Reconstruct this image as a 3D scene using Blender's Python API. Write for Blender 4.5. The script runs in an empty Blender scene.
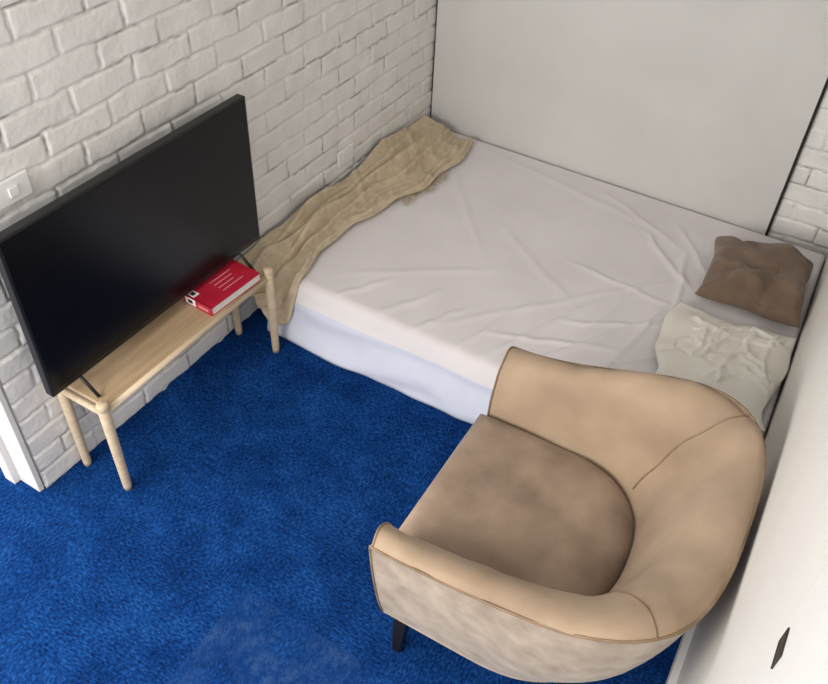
import bpy, bmesh, math, random
import numpy as np
from mathutils import Vector, Matrix, noise
random.seed(3)
sc=bpy.context.scene
try: sc.view_settings.view_transform='Standard'
except Exception: pass

# ------------------------------------------------ helpers
def link(o): sc.collection.objects.link(o); return o
def mesh_obj(name,verts,faces,mat=None,smooth=True,parent=None):
    me=bpy.data.meshes.new(name); me.from_pydata([tuple(v) for v in verts],[],faces); me.update()
    if smooth:
        for p in me.polygons: p.use_smooth=True
    o=link(bpy.data.objects.new(name,me))
    if mat: me.materials.append(mat)
    if parent: o.parent=parent
    return o
def empty(name,loc=(0,0,0)):
    e=bpy.data.objects.new(name,None); e.empty_display_size=.1; e.location=(0,0,0); return link(e)
def box(name,lo,hi,mat,bevel=0.0,parent=None,seg=2):
    x0,y0,z0=lo;x1,y1,z1=hi
    v=[(x0,y0,z0),(x1,y0,z0),(x1,y1,z0),(x0,y1,z0),(x0,y0,z1),(x1,y0,z1),(x1,y1,z1),(x0,y1,z1)]
    f=[(0,3,2,1),(4,5,6,7),(0,1,5,4),(1,2,6,5),(2,3,7,6),(3,0,4,7)]
    o=mesh_obj(name,v,f,mat,False,parent)
    if bevel>0:
        m=o.modifiers.new('bev','BEVEL'); m.width=bevel; m.segments=seg
    return o
def tube(name,pts,r,mat,parent=None,n=10,closed=False,radii=None):
    pts=[Vector(p) for p in pts]; V=[];F=[]
    N=len(pts)
    up=None
    for i,p in enumerate(pts):
        if closed: d=pts[(i+1)%N]-pts[i-1]
        else: d=pts[min(i+1,N-1)]-pts[max(i-1,0)]
        d.normalize()
        if up is None: up=d.orthogonal().normalized()
        up=(up-d*up.dot(d)).normalized(); s=d.cross(up)
        rr=radii[i] if radii else r
        for k in range(n):
            a=2*math.pi*k/n; V.append(p+(up*math.cos(a)+s*math.sin(a))*rr)
    M=N if closed else N-1
    for i in range(M):
        for k in range(n):
            a=i*n+k;b=i*n+(k+1)%n;c=((i+1)%N)*n+(k+1)%n;d_=((i+1)%N)*n+k
            F.append((a,b,c,d_))
    if not closed:
        F.append(tuple(range(n))[::-1]); F.append(tuple(range((N-1)*n,N*n)))
    return mesh_obj(name,V,F,mat,True,parent)
def ss(a,b,x):
    t=max(0,min(1,(x-a)/(b-a))); return t*t*(3-2*t)
def nz(x,y,z=0.0): return noise.noise(Vector((x,y,z)))

# ------------------------------------------------ materials
def newmat(name,base=(.8,.8,.8),rough=.6,spec=.3):
    m=bpy.data.materials.new(name); m.use_nodes=True
    b=m.node_tree.nodes['Principled BSDF']
    b.inputs['Base Color'].default_value=(*base,1); b.inputs['Roughness'].default_value=rough
    b.inputs['Specular IOR Level'].default_value=spec
    return m,m.node_tree,b
def N(nt,t,**k):
    n=nt.nodes.new(t)
    for a,v in k.items(): setattr(n,a,v)
    return n
def ramp(nt,stops):
    r=N(nt,'ShaderNodeValToRGB'); cr=r.color_ramp
    cr.elements[0].position=stops[0][0]; cr.elements[0].color=(*stops[0][1],1)
    cr.elements[1].position=stops[-1][0]; cr.elements[1].color=(*stops[-1][1],1)
    for p,c in stops[1:-1]:
        e=cr.elements.new(p); e.color=(*c,1)
    return r
def noisemat(name,c1,c2,scale,rough=.7,spec=.25,bump=.0,bscale=None,bdist=.002,stretch=(1,1,1),lo=.35,hi=.65,detail=4,sheen=0):
    m,nt,b=newmat(name,c1,rough,spec)
    tc=N(nt,'ShaderNodeTexCoord'); mp=N(nt,'ShaderNodeMapping'); mp.inputs['Scale'].default_value=stretch
    nt.links.new(tc.outputs['Object'],mp.inputs['Vector'])
    n=N(nt,'ShaderNodeTexNoise'); n.inputs['Scale'].default_value=scale; n.inputs['Detail'].default_value=detail
    nt.links.new(mp.outputs[0],n.inputs['Vector'])
    r=ramp(nt,[(lo,c1),(hi,c2)]); nt.links.new(n.outputs['Fac'],r.inputs[0]); nt.links.new(r.outputs[0],b.inputs['Base Color'])
    if bump:
        n2=N(nt,'ShaderNodeTexNoise'); n2.inputs['Scale'].default_value=bscale or scale*4; n2.inputs['Detail'].default_value=5
        nt.links.new(mp.outputs[0],n2.inputs['Vector'])
        bp=N(nt,'ShaderNodeBump'); bp.inputs['Strength'].default_value=bump; bp.inputs['Distance'].default_value=bdist
        nt.links.new(n2.outputs['Fac'],bp.inputs['Height']); nt.links.new(bp.outputs[0],b.inputs['Normal'])
    if sheen: b.inputs['Sheen Weight'].default_value=sheen
    return m
M_brick=noisemat('painted_brick',(.75,.73,.70),(.82,.80,.77),9,.5,.35,.6,70,.002)
nt=M_brick.node_tree; b=nt.nodes['Principled BSDF']; lk=b.inputs['Base Color'].links[0]; src=lk.from_socket
at=N(nt,'ShaderNodeAttribute'); at.attribute_name='crack'
mxx=N(nt,'ShaderNodeMix'); mxx.data_type='RGBA'; mxx.inputs[7].default_value=(.24,.22,.20,1)
nt.links.new(at.outputs['Fac'],mxx.inputs[0]); nt.links.new(src,mxx.inputs[6]); nt.links.new(mxx.outputs[2],b.inputs['Base Color'])
M_panel=noisemat('plaster_panel',(.60,.585,.56),(.64,.625,.60),2.5,.6,.25,.1,60,.001)
M_wallR=noisemat('wall_paint',(.70,.67,.62),(.74,.71,.66),2,.5,.3,.1,50,.001)
M_trim=noisemat('trim_paint',(.74,.72,.69),(.78,.76,.73),4,.4,.4)
M_ceil=noisemat('ceiling_paint',(.8,.8,.78),(.82,.82,.8),3,.8,.1)
M_sheet=noisemat('sheet_cotton',(.72,.675,.68),(.77,.725,.72),3,.85,.1,.25,350,.0006,sheen=.2)
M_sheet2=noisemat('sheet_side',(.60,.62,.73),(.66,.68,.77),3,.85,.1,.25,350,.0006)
M_throw=noisemat('throw_wool',(.54,.435,.29),(.66,.545,.385),25,.95,.05,.9,260,.004,(1,1,1),sheen=.2)
M_brown=noisemat('cushion_brown',(.155,.105,.075),(.20,.14,.10),14,.9,.1,.4,200,.001,sheen=.2)
M_cream=noisemat('pillowcase_cream',(.76,.73,.65),(.81,.78,.71),6,.85,.1,.2,250,.001)
M_leather=noisemat('suede_pad',(.27,.19,.125),(.43,.315,.215),4.0,.7,.22,.45,26,.004,lo=.25,hi=.68,detail=9,sheen=.1)
M_seat=noisemat('suede_seat',(.225,.158,.112),(.40,.295,.215),5.0,.9,.1,.5,120,.001,lo=.34,hi=.66,detail=8,sheen=.2)
M_shell=noisemat('suede_shell',(.28,.215,.16),(.46,.37,.285),16,.9,.1,.5,120,.001,lo=.28,hi=.72,detail=9,sheen=.2)
M_pipe=noisemat('piping',(.20,.135,.08),(.28,.195,.125),20,.6,.2)
M_legd=noisemat('leg_dark',(.006,.005,.005),(.012,.01,.01),20,.35,.5)
M_wood=noisemat('birch_wood',(.55,.43,.29),(.64,.52,.36),9,.5,.35,.15,40,.001,(6,.6,6))
M_wood2=noisemat('birch_ply',(.45,.315,.19),(.55,.40,.25),7,.4,.4,.1,40,.001,(7,.5,1))
M_black=noisemat('tv_plastic',(.008,.008,.009),(.012,.012,.013),30,.35,.4)
M_screen,_,_b=newmat('tv_screen',(.004,.004,.005),.25,.25)
M_red=noisemat('book_red',(.46,.012,.035),(.54,.02,.05),8,.4,.4)
M_white=noisemat('book_paper',(.75,.72,.66),(.82,.79,.74),60,.8,.1,stretch=(1,1,8))
M_label=noisemat('book_label',(.85,.83,.8),(.88,.86,.83),10,.5,.3)
M_ink=noisemat('book_ink',(.02,.02,.03),(.03,.03,.04),10,.5,.3)
M_pink=noisemat('book_lettering',(.70,.22,.26),(.75,.28,.30),10,.5,.3)
M_gap=noisemat('gap_dark',(.03,.028,.025),(.05,.045,.04),10,.9,.05)  # near-black colour standing in for the shade inside the panel-edge gaps
M_plastic=noisemat('socket_plastic',(.8,.8,.78),(.83,.83,.81),5,.35,.5)
M_metal,_,_b=newmat('strike_metal',(.02,.018,.015),.35,.5)

# carpet
m,nt,b=newmat('carpet_blue',(.01,.07,.3),.95,.03); M_carpet=m
tc=N(nt,'ShaderNodeTexCoord'); L=nt.links.new
off=N(nt,'ShaderNodeMapping'); off.inputs['Location'].default_value=(.18,.02,0); L(tc.outputs['Object'],off.inputs['Vector'])
ck=N(nt,'ShaderNodeTexChecker'); ck.inputs['Scale'].default_value=2.0; L(off.outputs[0],ck.inputs['Vector'])
def streak(sx,sy,scale):
    mp=N(nt,'ShaderNodeMapping'); mp.inputs['Scale'].default_value=(sx,sy,1); L(off.outputs[0],mp.inputs['Vector'])
    n=N(nt,'ShaderNodeTexNoise'); n.inputs['Scale'].default_value=scale; n.inputs['Detail'].default_value=4; L(mp.outputs[0],n.inputs['Vector'])
    return n
a=streak(1,.5,140); c=streak(.5,1,140)
for q in (a,c): q.inputs['Roughness'].default_value=.65
mx=N(nt,'ShaderNodeMix'); mx.data_type='FLOAT'; L(ck.outputs['Fac'],mx.inputs[0]); L(a.outputs['Fac'],mx.inputs[2]); L(c.outputs['Fac'],mx.inputs[3])
big=streak(1,1,6); big.inputs['Detail'].default_value=9; big.inputs['Roughness'].default_value=.75
ad=N(nt,'ShaderNodeMath',operation='MULTIPLY_ADD'); L(big.outputs['Fac'],ad.inputs[0]); ad.inputs[1].default_value=.6; L(mx.outputs[0],ad.inputs[2])
cr=ramp(nt,[(.62,(.0022,.013,.062)),(.80,(.005,.036,.160)),(1.0,(.016,.090,.31))]); L(ad.outputs[0],cr.inputs[0])
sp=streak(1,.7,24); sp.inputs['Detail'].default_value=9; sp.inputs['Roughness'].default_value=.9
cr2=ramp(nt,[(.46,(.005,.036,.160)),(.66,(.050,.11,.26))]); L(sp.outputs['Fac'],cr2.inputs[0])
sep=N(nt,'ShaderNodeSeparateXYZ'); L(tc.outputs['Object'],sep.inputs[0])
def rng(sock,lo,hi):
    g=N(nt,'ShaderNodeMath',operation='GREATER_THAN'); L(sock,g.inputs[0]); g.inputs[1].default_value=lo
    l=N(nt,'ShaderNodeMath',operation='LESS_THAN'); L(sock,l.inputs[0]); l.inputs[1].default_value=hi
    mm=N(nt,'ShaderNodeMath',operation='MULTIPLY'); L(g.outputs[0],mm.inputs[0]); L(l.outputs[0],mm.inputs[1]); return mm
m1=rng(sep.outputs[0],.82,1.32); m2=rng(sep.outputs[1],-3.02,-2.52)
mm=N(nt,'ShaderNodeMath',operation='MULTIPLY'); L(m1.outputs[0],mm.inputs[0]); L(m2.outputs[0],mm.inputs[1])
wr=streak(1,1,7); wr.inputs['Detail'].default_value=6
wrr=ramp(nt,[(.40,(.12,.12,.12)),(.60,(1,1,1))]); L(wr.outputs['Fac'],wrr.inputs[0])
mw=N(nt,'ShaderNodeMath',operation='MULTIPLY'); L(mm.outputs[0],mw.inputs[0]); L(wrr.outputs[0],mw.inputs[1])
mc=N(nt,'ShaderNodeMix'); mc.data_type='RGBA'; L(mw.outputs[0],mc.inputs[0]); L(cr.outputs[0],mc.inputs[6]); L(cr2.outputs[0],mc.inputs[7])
L(mc.outputs[2],b.inputs['Base Color'])
bp=N(nt,'ShaderNodeBump'); bp.inputs['Strength'].default_value=.9; bp.inputs['Distance'].default_value=.005; L(mx.outputs[0],bp.inputs['Height']); L(bp.outputs[0],b.inputs['Normal'])

# ------------------------------------------------ room
H=.264
box('floor',(-1.4,-5.2,-.05),(2.6,.3,0),M_carpet)
box('ceiling',(-1.4,-5.2,2.9),(2.6,.3,2.95),M_ceil)

def brick_wall(name,ulen,zlen,place,res=.006,seed=0,uoff=0.0):
    """heightfield of hand-laid painted bricks. place(u,v,h)->xyz"""
    nu=int(ulen/res)+1; nv=int(zlen/res)+1
    bl,bh=.240,.086
    V=[];rnd={};C=[]
    for j in range(nv):
        v=zlen*j/(nv-1)
        for i in range(nu):
            u=ulen*i/(nu-1)
            du=.007*nz(u*7,v*7,seed+1)+.005*nz(u*30,v*30,seed+2); dv=.008*nz(u*6,v*6,seed+5)+.005*nz(u*27,v*27,seed+6)
            uu=u+uoff+du; vv=v+dv
            r=math.floor(vv/bh); uu2=uu+(.5*bl if r%2 else 0)+.02*math.sin(r*12.9)
            c=math.floor(uu2/bl)
            fx=uu2-c*bl; fy=vv-r*bh
            d=min(fx,bl-fx,(fy),(bh-fy))
            k=(r,c)
            if k not in rnd: rnd[k]=(random.uniform(-.002,.002),random.uniform(-.015,.015),random.uniform(-.04,.04))
            q=rnd[k]
            e=ss(.001,.008,d)
            n9=nz(u*9,v*20,seed+4)
            h=-.007+e*(.007+q[0]+q[1]*(fx-.12)+q[2]*(fy-.04)*.6+.002*nz(u*16,v*16,seed+9))
            h+=.001*nz(u*60,v*60,seed+3)+(1-e)*.004*n9
            V.append(place(u,v,h))
            C.append((1-ss(.0,.0045,d))*ss(-.15,.3,nz(u*5,v*8,seed+12)))
    F=[(j*nu+i,j*nu+i+1,(j+1)*nu+i+1,(j+1)*nu+i) for j in range(nv-1) for i in range(nu-1)]
    o=mesh_obj(name,V,F,M_brick,True)
    at=o.data.attributes.new('crack','FLOAT','POINT'); at.data.foreach_set('value',C)
    return o
wl=brick_wall('wall_left',2.62,2.9,lambda u,v,h:(h,-2.59+u,v),seed=1)
bk=box('core',(-.24,-2.588,0),(-.02,.3,2.9),M_trim); bk.parent=wl
wb=brick_wall('wall_back',.52,2.9,lambda u,v,h:(1.70+u,.03-h,v),seed=20,uoff=.09)
bk=box('core',(-.02,.05,0),(2.4,.3,2.9),M_trim); bk.parent=wb
box('wall_panel',(.012,.0,0),(1.757,.022,2.9),M_panel,.002)
g=box('panel_gap_shade_1',(1.757,.012,0),(1.768,.03,2.9),M_gap)  # dark strip painted as the shade of the open gap, not a moulding
g=box('panel_gap_shade_2',(.0,.012,0),(.012,.03,2.9),M_gap)  # same painted gap shade at the panel's left edge
def xr(y): return 2.032-.025*y
mesh_obj('wall_right',[(xr(.3),.3,0),(xr(-5.2),-5.2,0),(xr(-5.2),-5.2,2.9),(xr(.3),.3,2.9),(xr(.3)+.1,.3,0),(xr(-5.2)+.1,-5.2,0),(xr(-5.2)+.1,-5.2,2.9),(xr(.3)+.1,.3,2.9)],
   [(0,1,2,3),(7,6,5,4),(0,4,5,1),(3,2,6,7),(0,3,7,4),(1,5,6,2)],M_wallR,False)
ya,yb=-1.56,-2.765
mesh_obj('baseboard_right',[(xr(ya)-.020,ya,0),(xr(yb)-.020,yb,0),(xr(yb)-.020,yb,.07),(xr(ya)-.020,ya,.07),(xr(ya),ya,0),(xr(yb),yb,0),(xr(yb),yb,.08),(xr(ya),ya,.08)],
   [(0,1,2,3),(3,2,6,7),(0,3,7,4),(1,5,6,2),(0,4,5,1)],M_trim,False)
xc_=xr(-2.775)
casing=box('trim_3',(xc_-.018,-3.0,0),(xc_-.0005,-2.775,2.1),M_trim,.002)
sp_=box('strike_plate',(xc_-.0205,-2.842,1.435),(xc_-.0182,-2.800,1.470),M_metal,.0,casing)
dj=box('trim_4',(-.24,-2.612,0),(-.012,-2.592,2.9),M_trim,.002)
box('stop',(-.16,-2.635,0),(-.11,-2.612,2.9),M_trim,.002,dj)
box('wall_hall',(-1.4,-2.588,0),(-.24,-2.45,2.9),M_wallR)

ws=empty('light_switch')
box('plate',(.001,-2.42,1.06),(.012,-2.30,1.135),M_plastic,.004,ws)
box('rocker',(.012,-2.375,1.082),(.018,-2.345,1.112),M_plastic,.002,ws)
so=empty('wall_socket')
box('plate',(.001,-.83,.40),(.012,-.71,.475),M_plastic,.004,so)
box('switch',(.012,-.80,.43),(.017,-.785,.45),M_plastic,.001,so)

# ------------------------------------------------ bed
def crease(x,y,a,bb,w,amp):
    ax,ay=a;bx,by=bb; dx,dy=bx-ax,by-ay; l2=dx*dx+dy*dy; t=((x-ax)*dx+(y-ay)*dy)/l2
    if t<-.1 or t>1.1: return 0
    px,py=ax+dx*t,ay+dy*t
    off=.014*nz(t*5,ax*9,by*7)
    d=math.hypot(x-px,y-py)*(1 if (x-px)*dy-(y-py)*dx>0 else -1)+off
    return amp*math.exp(-(d/w)**2)*ss(-.1,.25,t)*(1-ss(.7,1.1,t))
CR=[((1.15,-1.46),(1.75,-.55),.012,.012),((1.05,-1.45),(1.35,-.8),.014,.011),((1.25,-1.47),(1.70,-.95),.012,.013),
    ((.95,-1.45),(1.1,-1.0),.013,.010),((1.35,-1.47),(1.65,-1.15),.010,.012),((1.5,-.35),(1.62,-.95),.012,.012),
    ((1.3,-.3),(1.62,-.62),.013,.011),((.6,-1.47),(.75,-1.15),.016,.008),((.35,-1.3),(.9,-.9),.02,.005),((1.0,-.1),(1.5,-.35),.015,.006),
    ((.5,-.1),(1.3,-.25),.02,.005),((1.45,-1.4),(1.55,-.7),.01,.011),((.3,-.3),(.8,-.9),.02,.005),((1.0,-1.3),(1.6,-1.05),.012,.010),
    ((.8,-1.4),(1.5,-.6),.015,.006),((1.1,-.7),(1.62,-.75),.012,.008),((1.2,-1.1),(1.6,-.85),.011,.010),((.7,-.6),(1.3,-1.0),.02,.004),
    ((.4,-1.45),(.55,-1.2),.014,.008),((.75,-1.47),(.9,-1.2),.012,.009),((1.3,-1.2),(1.45,-.55),.011,.007),((1.4,-.15),(1.65,-.5),.012,.008)]
def sheet_h(x,y):
    h=.72*sum(crease(x,y,*c) for c in CR)
    h+=.004*nz(x*2.2,y*2.2,3)+.0020*nz(x*9,y*5,6)+.0005*nz(x*22,y*13,8)
    return h-.002
bed=empty('bed')
y0,y1=-1.465,-.012
def x0f(y): return .08+.045*(1-ss(-1.465,-1.30,y))
NX,NY=220,160
V=[];F=[]
rad=.055
for j in range(NY+1):
    for i in range(NX+1):
        y=y0+(y1-y0)*j/NY; x1=xr(y)-.006; x0=x0f(y); x=x0+(x1-x0)*i/NX
        ex=min(x-x0,x1-x,y-y0,y1-y)
        drop=0
        r2=rad if min(x-x0,y-y0)<=ex+1e-6 else .02
        if ex<r2: drop=r2*(1-math.sqrt(max(0,1-((r2-ex)/r2)**2)))
        V.append((x,y,H+sheet_h(x,y)*ss(0,.06,ex)-drop))
for j in range(NY):
    for i in range(NX):
        a_=j*(NX+1)+i; F.append((a_,a_+1,a_+NX+2,a_+NX+1))
border=[i for i in range(NX+1)]+[j*(NX+1)+NX for j in range(1,NY+1)]+[NY*(NX+1)+i for i in range(NX-1,-1,-1)]+[j*(NX+1) for j in range(NY-1,0,-1)]
prev=border; S=16
per=len(border)
for s in range(1,S+1):
    cur=[]
    for n_,bi in enumerate(border):
        bx,by_,bz=V[bi]
        t=s/S
        z=(bz)*(1-t)+.004*t
        wv=.010*nz(bx*4+t*2,by_*9,t*3)+.016*nz((bx-t*.18)*10,by_*14,2)*t*(1-.6*t)+.009*math.sin(t*8+bx*2.5+2*nz(bx*3,1))
        ox=0;oy=0
        if by_<=y0+1e-6: oy=-(.065*t**.8+wv*ss(0,.3,t))
        V.append((bx+ox,by_+oy,z)); cur.append(len(V)-1)
    for n_ in range(per):
        F.append((prev[n_],cur[n_],cur[(n_+1)%per],prev[(n_+1)%per]))
    prev=cur
F.append(tuple(prev[::-1]))
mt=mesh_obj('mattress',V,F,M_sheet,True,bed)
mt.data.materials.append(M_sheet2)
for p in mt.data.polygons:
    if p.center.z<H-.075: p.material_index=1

# ------------------------------------------------ throw blanket
def redge(y):
    pts=[(-1.66,.19),(-1.5,.235),(-1.42,.245),(-1.2,.215),(-1.0,.215),(-.8,.27),(-.5,.33),(-.3,.34),(-.12,.32)]
    for (a1,b1),(a2,b2) in zip(pts,pts[1:]):
        if a1<=y<=a2: return b1+(b2-b1)*(y-a1)/(a2-a1)
    return pts[0][1] if y<pts[0][0] else pts[-1][1]
V=[];F=[];A,B=300,100
for j in range(A+1):
    s=j/A; y=-.09-1.56*s
    for i in range(B+1):
        t=i/B
        re=redge(y)+.024*nz(y*6,3)
        x=.022+(re-.022)*t+.014*nz(y*5,t*4,5)*(t)
        z=H+.014+.090*(1-ss(0,.7,t))*(.75+.35*nz(y*2.0,7))
        w_=t+.22*nz(y*2.6,t*1.2,2)+.16*y
        f=0
        for cc,ww,am in ((.05,.040,.030),(.20,.045,.042),(.36,.035,.036),(.50,.04,.042),(.66,.032,.034),(.82,.028,.026),(.95,.024,.016)):
            dd=(w_-(cc-.24))+.06*nz(y*4,cc*9)
            dd=(dd+.5)%1.0-.5
            f+=am*math.exp(-abs(dd/ww)**1.7)*max(0,.55+1.0*nz(y*3.1,cc*13))
        f+=.014*nz(x*9,y*6,9)
        f+=.010*(1-min(1,abs(nz(x*5+y*3,y*4,11))*5))
        z+=max(-.004,f)*(.35+.65*ss(0,.12,1-t))
        yy=y
        if y<-1.42:
            o=-1.42-y
            z-=ss(0,.16,o)*.19*(.10+.90*t); yy=-1.42-o*.60-.02*ss(0,.1,o)
            z=max(z,.09)
        V.append((max(x,.020),yy+.015*(t-.5)*ss(.8,1,s)-.010*ss(.9,1,s)*nz(t*5,2),z))
for j in range(A):
    for i in range(B):
        a_=j*(B+1)+i; F.append((a_,a_+B+1,a_+B+2,a_+1))
th=mesh_obj('throw_blanket',V,F,M_throw,True)
md=th.modifiers.new('s','SOLIDIFY'); md.thickness=.006; md.offset=1
fv=[];ff=[]
def strand(p,d,l):
    b0=len(fv); d=Vector(d).normalized(); side=Vector((-d.y,d.x,0))*.0018
    for k in range(4):
        q=Vector(p)+d*l*k/3+Vector((.003*random.uniform(-1,1),.003*random.uniform(-1,1),-.003*k/3))
        fv.append(q-side);fv.append(q+Vector((0,0,.003)));fv.append(q+side)
    for k in range(3):
        for e in range(2):
            ff.append((b0+3*k+e,b0+3*k+e+1,b0+3*k+e+4,b0+3*k+e+3))
for k in range(46):
    y=-.40-.34*k/46
    strand((redge(y)-.012,y,H+.014),(1,-.7+random.uniform(-.5,.5),0),random.uniform(.03,.065))
fr=mesh_obj('fringe',fv,ff,M_throw,True,th)

# ------------------------------------------------ pillows
def pillow(name,c,sx,sy,T,rot,mat,seed,soft,lines,flat=.35,edge=.55,wob=.016):
    n=100;V=[];F=[]
    Rm=Matrix.Rotation(rot,3,'Z')
    for side in (1,-1):
        for j in range(n+1):
            for i in range(n+1):
                u=-1+2*i/n;v=-1+2*j/n
                e=max(0,(1-u**4)*(1-v**4))
                px=sx/2*u*(1-.06*(1-abs(v))*abs(u)**2)
                py=sy/2*v*(1-.06*(1-abs(u))*abs(v)**2)
                hh=T*e**edge*(1 if side>0 else flat)
                k=0
                if side>0:
                    k=soft*nz(u*1.3,v*1.3,seed)
                    for (a_,b_,w,am) in lines:
                        dx,dy=b_[0]-a_[0],b_[1]-a_[1]; t=((u-a_[0])*dx+(v-a_[1])*dy)/(dx*dx+dy*dy)
                        tc_=max(0,min(1,t)); 
                        d=math.hypot(u-a_[0]-dx*tc_,v-a_[1]-dy*tc_)
                        sg=1 if (u-a_[0])*dy-(v-a_[1])*dx>0 else -1
                        d=d*sg+.10*nz(tc_*3,a_[0]*7,b_[1]*5+seed)
                        k+=am*math.exp(-(d/w)**2)*(1-.5*tc_)
                    k=max(k,-.7*T)
                    k*=ss(0,.3,e)
                z=hh*side+k
                px+=wob*nz(v*1.6,seed,u*.5); py+=wob*nz(u*1.6,seed+4,v*.5)
                V.append(Rm@Vector((px,py,z))+Vector(c))
    m_=(n+1)**2
    for j in range(n):
        for i in range(n):
            a_=j*(n+1)+i; F.append((a_,a_+1,a_+n+2,a_+n+1)); F.append((m_+a_,m_+a_+n+1,m_+a_+n+2,m_+a_+1))
    o=mesh_obj(name,V,F,mat)
    bm=bmesh.new(); bm.from_mesh(o.data); bmesh.ops.remove_doubles(bm,verts=bm.verts,dist=.0008); bm.to_mesh(o.data); bm.free()
    return o
pillow('brown_cushion',(1.812,-.455,H+.055),.40,.43,.095,math.radians(5),M_brown,4,.035,
  [((-.9,-.7),(.1,-.1),.12,-.016),((-.95,.2),(-.1,.15),.10,.016),((-.6,-.95),(.0,-.35),.09,.016),((.9,.8),(.2,.3),.12,-.016),((.2,-.9),(.3,-.1),.10,-.014),((-.5,.9),(-.1,.3),.10,-.014),((.95,-.5),(.3,-.2),.1,.014),((-.9,-.3),(.2,-.4),.07,.012)],flat=.5,edge=.45)
cr_rng=random.Random(8)
ln=[]
for k in range(30):
    a_=cr_rng.uniform(0,2*math.pi); r1=cr_rng.uniform(.1,.95); p=(r1*math.cos(a_),r1*math.sin(a_)); b2=cr_rng.uniform(-.6,1.8)
    ln.append((p,(p[0]+.7*math.cos(b2),p[1]+.7*math.sin(b2)),cr_rng.uniform(.03,.06),cr_rng.choice((1,-.7,1))*cr_rng.uniform(.008,.016)))
pillow('cream_pillow',(1.820,-.972,H+.026),.44,.54,.026,math.radians(5),M_cream,14,.024,ln,flat=.3,edge=.6,wob=.045)

# ------------------------------------------------ TV bench
tb=empty('tv_bench')
bx0,bx1,by0,by1,bh=.0+.03,.226,-2.435,-1.605,.413
for k,(x,y) in enumerate([(bx1,by0),(bx1,by1),(bx0,by0),(bx0,by1)]):
    tube('leg_%d'%(k+1),[(x,y,0),(x,y,.02),(x,y,.2),(x,y,bh-.012),(x,y,bh-.008),(x,y,bh-.004),(x,y,bh+.014),(x,y,bh+.019)],.0165,M_wood,tb,24,radii=[.0135,.015,.017,.0185,.0165,.0195,.0195,.016])
for k,x in enumerate((bx0,bx1)):
    tube('rail_long_%d'%(k+1),[(x,by0,bh-.022),(x,by1,bh-.022)],.0115,M_wood,tb,16)
for k,y in enumerate((by0,by1)):
    tube('rail_short_%d'%(k+1),[(bx0,y,bh-.03),(bx1,y,bh-.03)],.0115,M_wood,tb,16)
box('top_board',(bx0+.004,by0+.012,bh-.022),(bx1-.004,by1-.012,bh-.008),M_wood2,.003,tb)

# ------------------------------------------------ TV
tv=empty('television')
tx=.115; ty0,ty1,tz0,tz1=-2.515,-1.505,.465,1.058
box('housing',(tx-.035,ty0,tz0),(tx,ty1,tz1),M_black,.004,tv)
box('screen',(tx-.001,ty0+.010,tz0+.022),(tx+.0012,ty1-.010,tz1-.010),M_screen,.0,tv)
box('back_bulge',(tx-.065,ty0+.2,tz0+.03),(tx-.034,ty1-.2,tz1-.2),M_black,.015,tv)
for k,y in enumerate((-2.405,-1.628)):
    tube('foot_%d'%(k+1),[(tx-.07,y,bh-.002),(tx-.025,y,tz0+.008),(tx-.01,y,tz0+.008),(tx+.065,y,bh-.002)],.006,M_black,tv,8)

# ------------------------------------------------ book
bkk=empty('paperback_book')
bl_,bw_=.255,.142; T_=.036
parts=[('pages',(.003,.003,.003),(bw_-.002,bl_-.003,T_-.003),M_white),('cover_bottom',(0,0,0),(bw_,bl_,.003),M_red),('cover_top',(0,0,T_-.003),(bw_,bl_,T_),M_red),
 ('spine',(0,-.0005,0),(bw_,.003,T_),M_red),('spine_label',(.012,-.0015,.004),(.062,0,T_-.004),M_label),('spine_label_ink',(.026,-.002,.010),(.048,-.001,T_-.010),M_ink),
 ('spine_text',(.075,-.0015,.010),(.125,-.0006,.022),M_pink),('cover_label',(.012,.006,T_-.001),(.05,.035,T_+.0004),M_label),('cover_label_ink',(.022,.012,T_-.001),(.04,.028,T_+.0007),M_ink)]
for k in range(4):
    parts.append(('lettering_%d'%k,(.035+.022*k,.10,T_-.001),(.040+.022*k,.205-.014*(k%3),T_+.0003),M_pink))
for nm,lo,hi,mt_ in parts: box(nm,lo,hi,mt_,0,bkk)
bkk.location=(.074,-1.900,bh-.007); bkk.rotation_euler=(0,0,math.radians(-3))

# ------------------------------------------------ armchair
ch=empty('armchair')
YC=-2.062; X0=1.272
def ring(b,x1,zf,zb,x0=X0,n=2.7,k1=14,k2=44,xc=None,yc=YC):
    P=[]
    if xc is None: xc=x1-b*1.0
    for i in range(k1): P.append((x0+(xc-x0)*i/k1,yc+b))
    for i in range(k2+1):
        th_=math.pi*i/k2; c=math.cos(th_); s=math.sin(th_)
        P.append((xc+(x1-xc)*abs(s)**(2/n),yc+b*math.copysign(abs(c)**(2/n),c)))
    for i in range(k1-1,-1,-1): P.append((x0+(xc-x0)*i/k1,yc-b))
    out=[]
    for x,y in P:
        w=ss(x0,x1*.97+x0*.03,x); z=zf+(zb-zf)*w
        g=max(0,min(1,(b-.288)/.14))*ss(.15,.5,z)
        if y<yc: y-=.048*g*ss(x0,x0+.6,x)*min(1,(yc-y)/.3)
        out.append((x,y,z))
    return out
def loft(name,rings,mat):
    n=len(rings[0]);V=[];F=[]
    for r in rings: V+=r
    for j in range(len(rings)-1):
        for i in range(n-1):
            F.append((j*n+i,j*n+i+1,(j+1)*n+i+1,(j+1)*n+i))
    return mesh_obj(name,V,F,mat,True,ch)
top=[(.288,1.825,.36,.36,2.6),(.296,1.840,.43,.44,2.6),(.306,1.872,.50,.545,2.65),(.321,1.908,.555,.635,2.7),(.340,1.946,.592,.705,2.8),(.362,1.982,.612,.752,2.9),(.387,2.014,.619,.780,3.0),(.412,2.042,.613,.790,3.1),(.428,2.062,.598,.782,3.15)]
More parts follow.
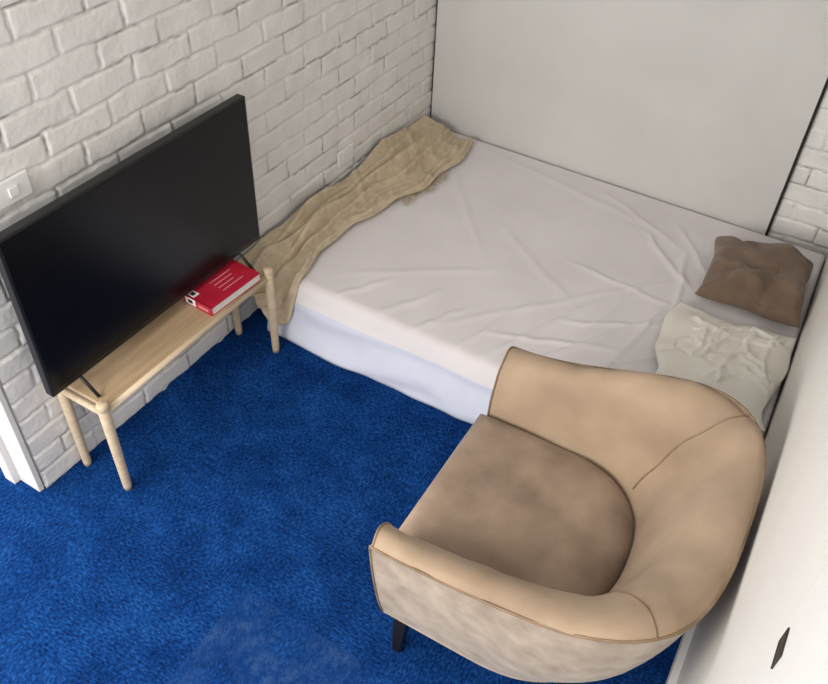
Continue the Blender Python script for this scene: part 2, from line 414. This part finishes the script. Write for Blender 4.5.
def dens(R,k=3):
    out=[]
    n=len(R)
    for i in range(n-1):
        p0_=R[max(i-1,0)];p1_=R[i];p2_=R[i+1];p3_=R[min(i+2,n-1)]
        for q in range(k):
            t=q/k
            out.append(tuple(.5*((2*b_)+(-a_+c_)*t+(2*a_-5*b_+4*c_-d_)*t*t+(-a_+3*b_-3*c_+d_)*t**3) for a_,b_,c_,d_ in zip(p0_,p1_,p2_,p3_)))
    out.append(R[-1]); return out
def mk(r): return ring(r[0],r[1],r[2],r[3],n=r[4])
tr=[mk(r) for r in dens(top)]
def und(r,amp):
    return [(x+amp*nz(x*7,y*7,z*7)+amp*.5*nz(x*19,y*19,z*9),y+amp*nz(x*7+5,y*7,z*7),z+amp*nz(x*8,y*8+3,z*5)+amp*.5*nz(x*19,y*15,z*9)) for x,y,z in r]
tr2=[und(r,.012) if 0<i<len(tr)-1 else r for i,r in enumerate(tr)]
loft('arm_back_pad',tr2,M_leather)
shell=[(.428,2.062,.598,.782,3.15),(.426,2.056,.572,.735,3.1),(.418,2.034,.49,.60,3.0),(.402,1.990,.38,.42,2.8),(.380,1.940,.26,.27,2.6),(.357,1.895,.175,.175,2.5)]
sr=[mk(r) for r in dens(shell)]
loft('outer_shell',sr,M_shell)
secn=[[r[0] for r in tr2]+[r[0] for r in sr[1:]],[r[-1] for r in tr2]+[r[-1] for r in sr[1:]]]
for k,s in enumerate(secn):
    V=list(s); n=len(s)
    V.append((X0,s[0][1],.175))
    mesh_obj('arm_front_%d'%(k+1),V,[tuple(range(n+1))],M_shell,False,ch)
    tube('arm_front_piping_%d'%(k+1),[(x-.002,y,z) for x,y,z in s],.0035,M_pipe,ch,8)
tube('piping_outer',[(x,y,z) for x,y,z in tr[-1]],.004,M_pipe,ch,8)
tube('piping_base',[(x,y,z) for x,y,z in sr[-1]],.003,M_shell,ch,8)
for k,i in enumerate((14+11,14+34)):
    tube('seam_%d'%(k+1),[r[i] for r in tr2[3:]],.003,M_pipe,ch,8)
V=[];F=[]
sr_=ring(.294,1.835,0,0,x0=1.240,n=2.5)
K=20; cxs,cys=1.50,YC
for k in range(K+1):
    t=k/K
    for x,y,z in sr_:
        X=cxs+(x-cxs)*t; Y=cys+(y-cys)*t
        zz=.425-.030*(1-math.sqrt(max(0,1-max(0,(t-.8)/.2)**2)))+.020*(1-t*t)+.007*nz(X*6,Y*6,2)+.003*nz(X*14,Y*14,2)
        V.append((X,Y,zz))
n=len(sr_)
for x,y,z in sr_: V.append((x,y,.33))
for k in range(K+1):
    for i in range(n):
        i2=(i+1)%n
        F.append((k*n+i,k*n+i2,(k+1)*n+i2,(k+1)*n+i))
mesh_obj('seat_cushion',V,F,M_seat,True,ch)
b1=ring(.32,1.86,0,0,x0=1.268,n=2.6); n=len(b1)
V=[(x,y,.17) for x,y,z in b1]+[(x,y,.36) for x,y,z in b1]
F=[(i,(i+1)%n,n+(i+1)%n,n+i) for i in range(n)]+[tuple(range(n))[::-1],tuple(range(n,2*n))]
mesh_obj('seat_base',V,F,M_shell,False,ch)
b1=ring(.356,1.893,0,0,x0=X0,n=2.5); n=len(b1)
V=[(x,y,.174) for x,y,z in b1]; mesh_obj('base_cloth',V,[tuple(range(n))[::-1]],M_legd,False,ch)
def leg(k,x,y,dx,dy):
    v=[];
    for z,s in ((.176,.024),(0,.014)):
        o=(0,0) if z>0 else (dx,dy)
        for a_,b_ in ((-1,-1),(1,-1),(1,1),(-1,1)): v.append((x+o[0]+a_*s,y+o[1]+b_*s,z))
    o=mesh_obj('leg_%d'%k,v,[(0,1,2,3),(7,6,5,4),(0,4,5,1),(1,5,6,2),(2,6,7,3),(3,7,4,0)],M_legd,False,ch)
    md=o.modifiers.new('b','BEVEL');md.width=.003
leg(1,1.325,YC-.325,0,-.03); leg(2,1.325,YC+.325,0,.01); leg(3,1.78,YC-.20,.02,-.0); leg(4,1.78,YC+.20,.02,.0)
th_c=math.radians(1.3)
pv=Vector((1.67,-2.062,0))
ch.rotation_euler=(0,0,th_c); ch.location=pv-Matrix.Rotation(th_c,3,'Z')@pv+Vector((0,-.006,0))

# ------------------------------------------------ lights
def area(name,loc,target,sx,sy,e,col):
    l=bpy.data.lights.new(name,'AREA'); l.shape='RECTANGLE'; l.size=sx; l.size_y=sy; l.energy=e; l.color=col
    o=link(bpy.data.objects.new(name,l)); o.location=loc
    d=Vector(target)-Vector(loc); o.rotation_euler=d.to_track_quat('-Z','Y').to_euler(); return o
area('window_light',(.3,-4.9,1.9),(1.2,-1.6,.6),1.8,1.3,84,(1,.975,.94))
area('doorway_light',(-1.1,-3.7,1.5),(1.2,-2.3,.2),.9,1.4,26,(1,.98,.96))
w=bpy.data.worlds.new('World'); sc.world=w; w.use_nodes=True
bg=w.node_tree.nodes['Background']; bg.inputs[0].default_value=(1,.99,.98,1); bg.inputs[1].default_value=1.3

# ------------------------------------------------ camera
cam=bpy.data.cameras.new('camera'); co=link(bpy.data.objects.new('camera',cam))
Rm=Matrix.Rotation(.5072,4,'Z')@Matrix.Rotation(.8186,4,'X')@Matrix.Rotation(.0535,4,'Z')
co.matrix_world=Matrix.Translation((1.9194,-3.4856,2.3991))@Rm
cam.sensor_width=36; cam.lens=832.7/828*36; cam.clip_start=.02
sc.camera=co
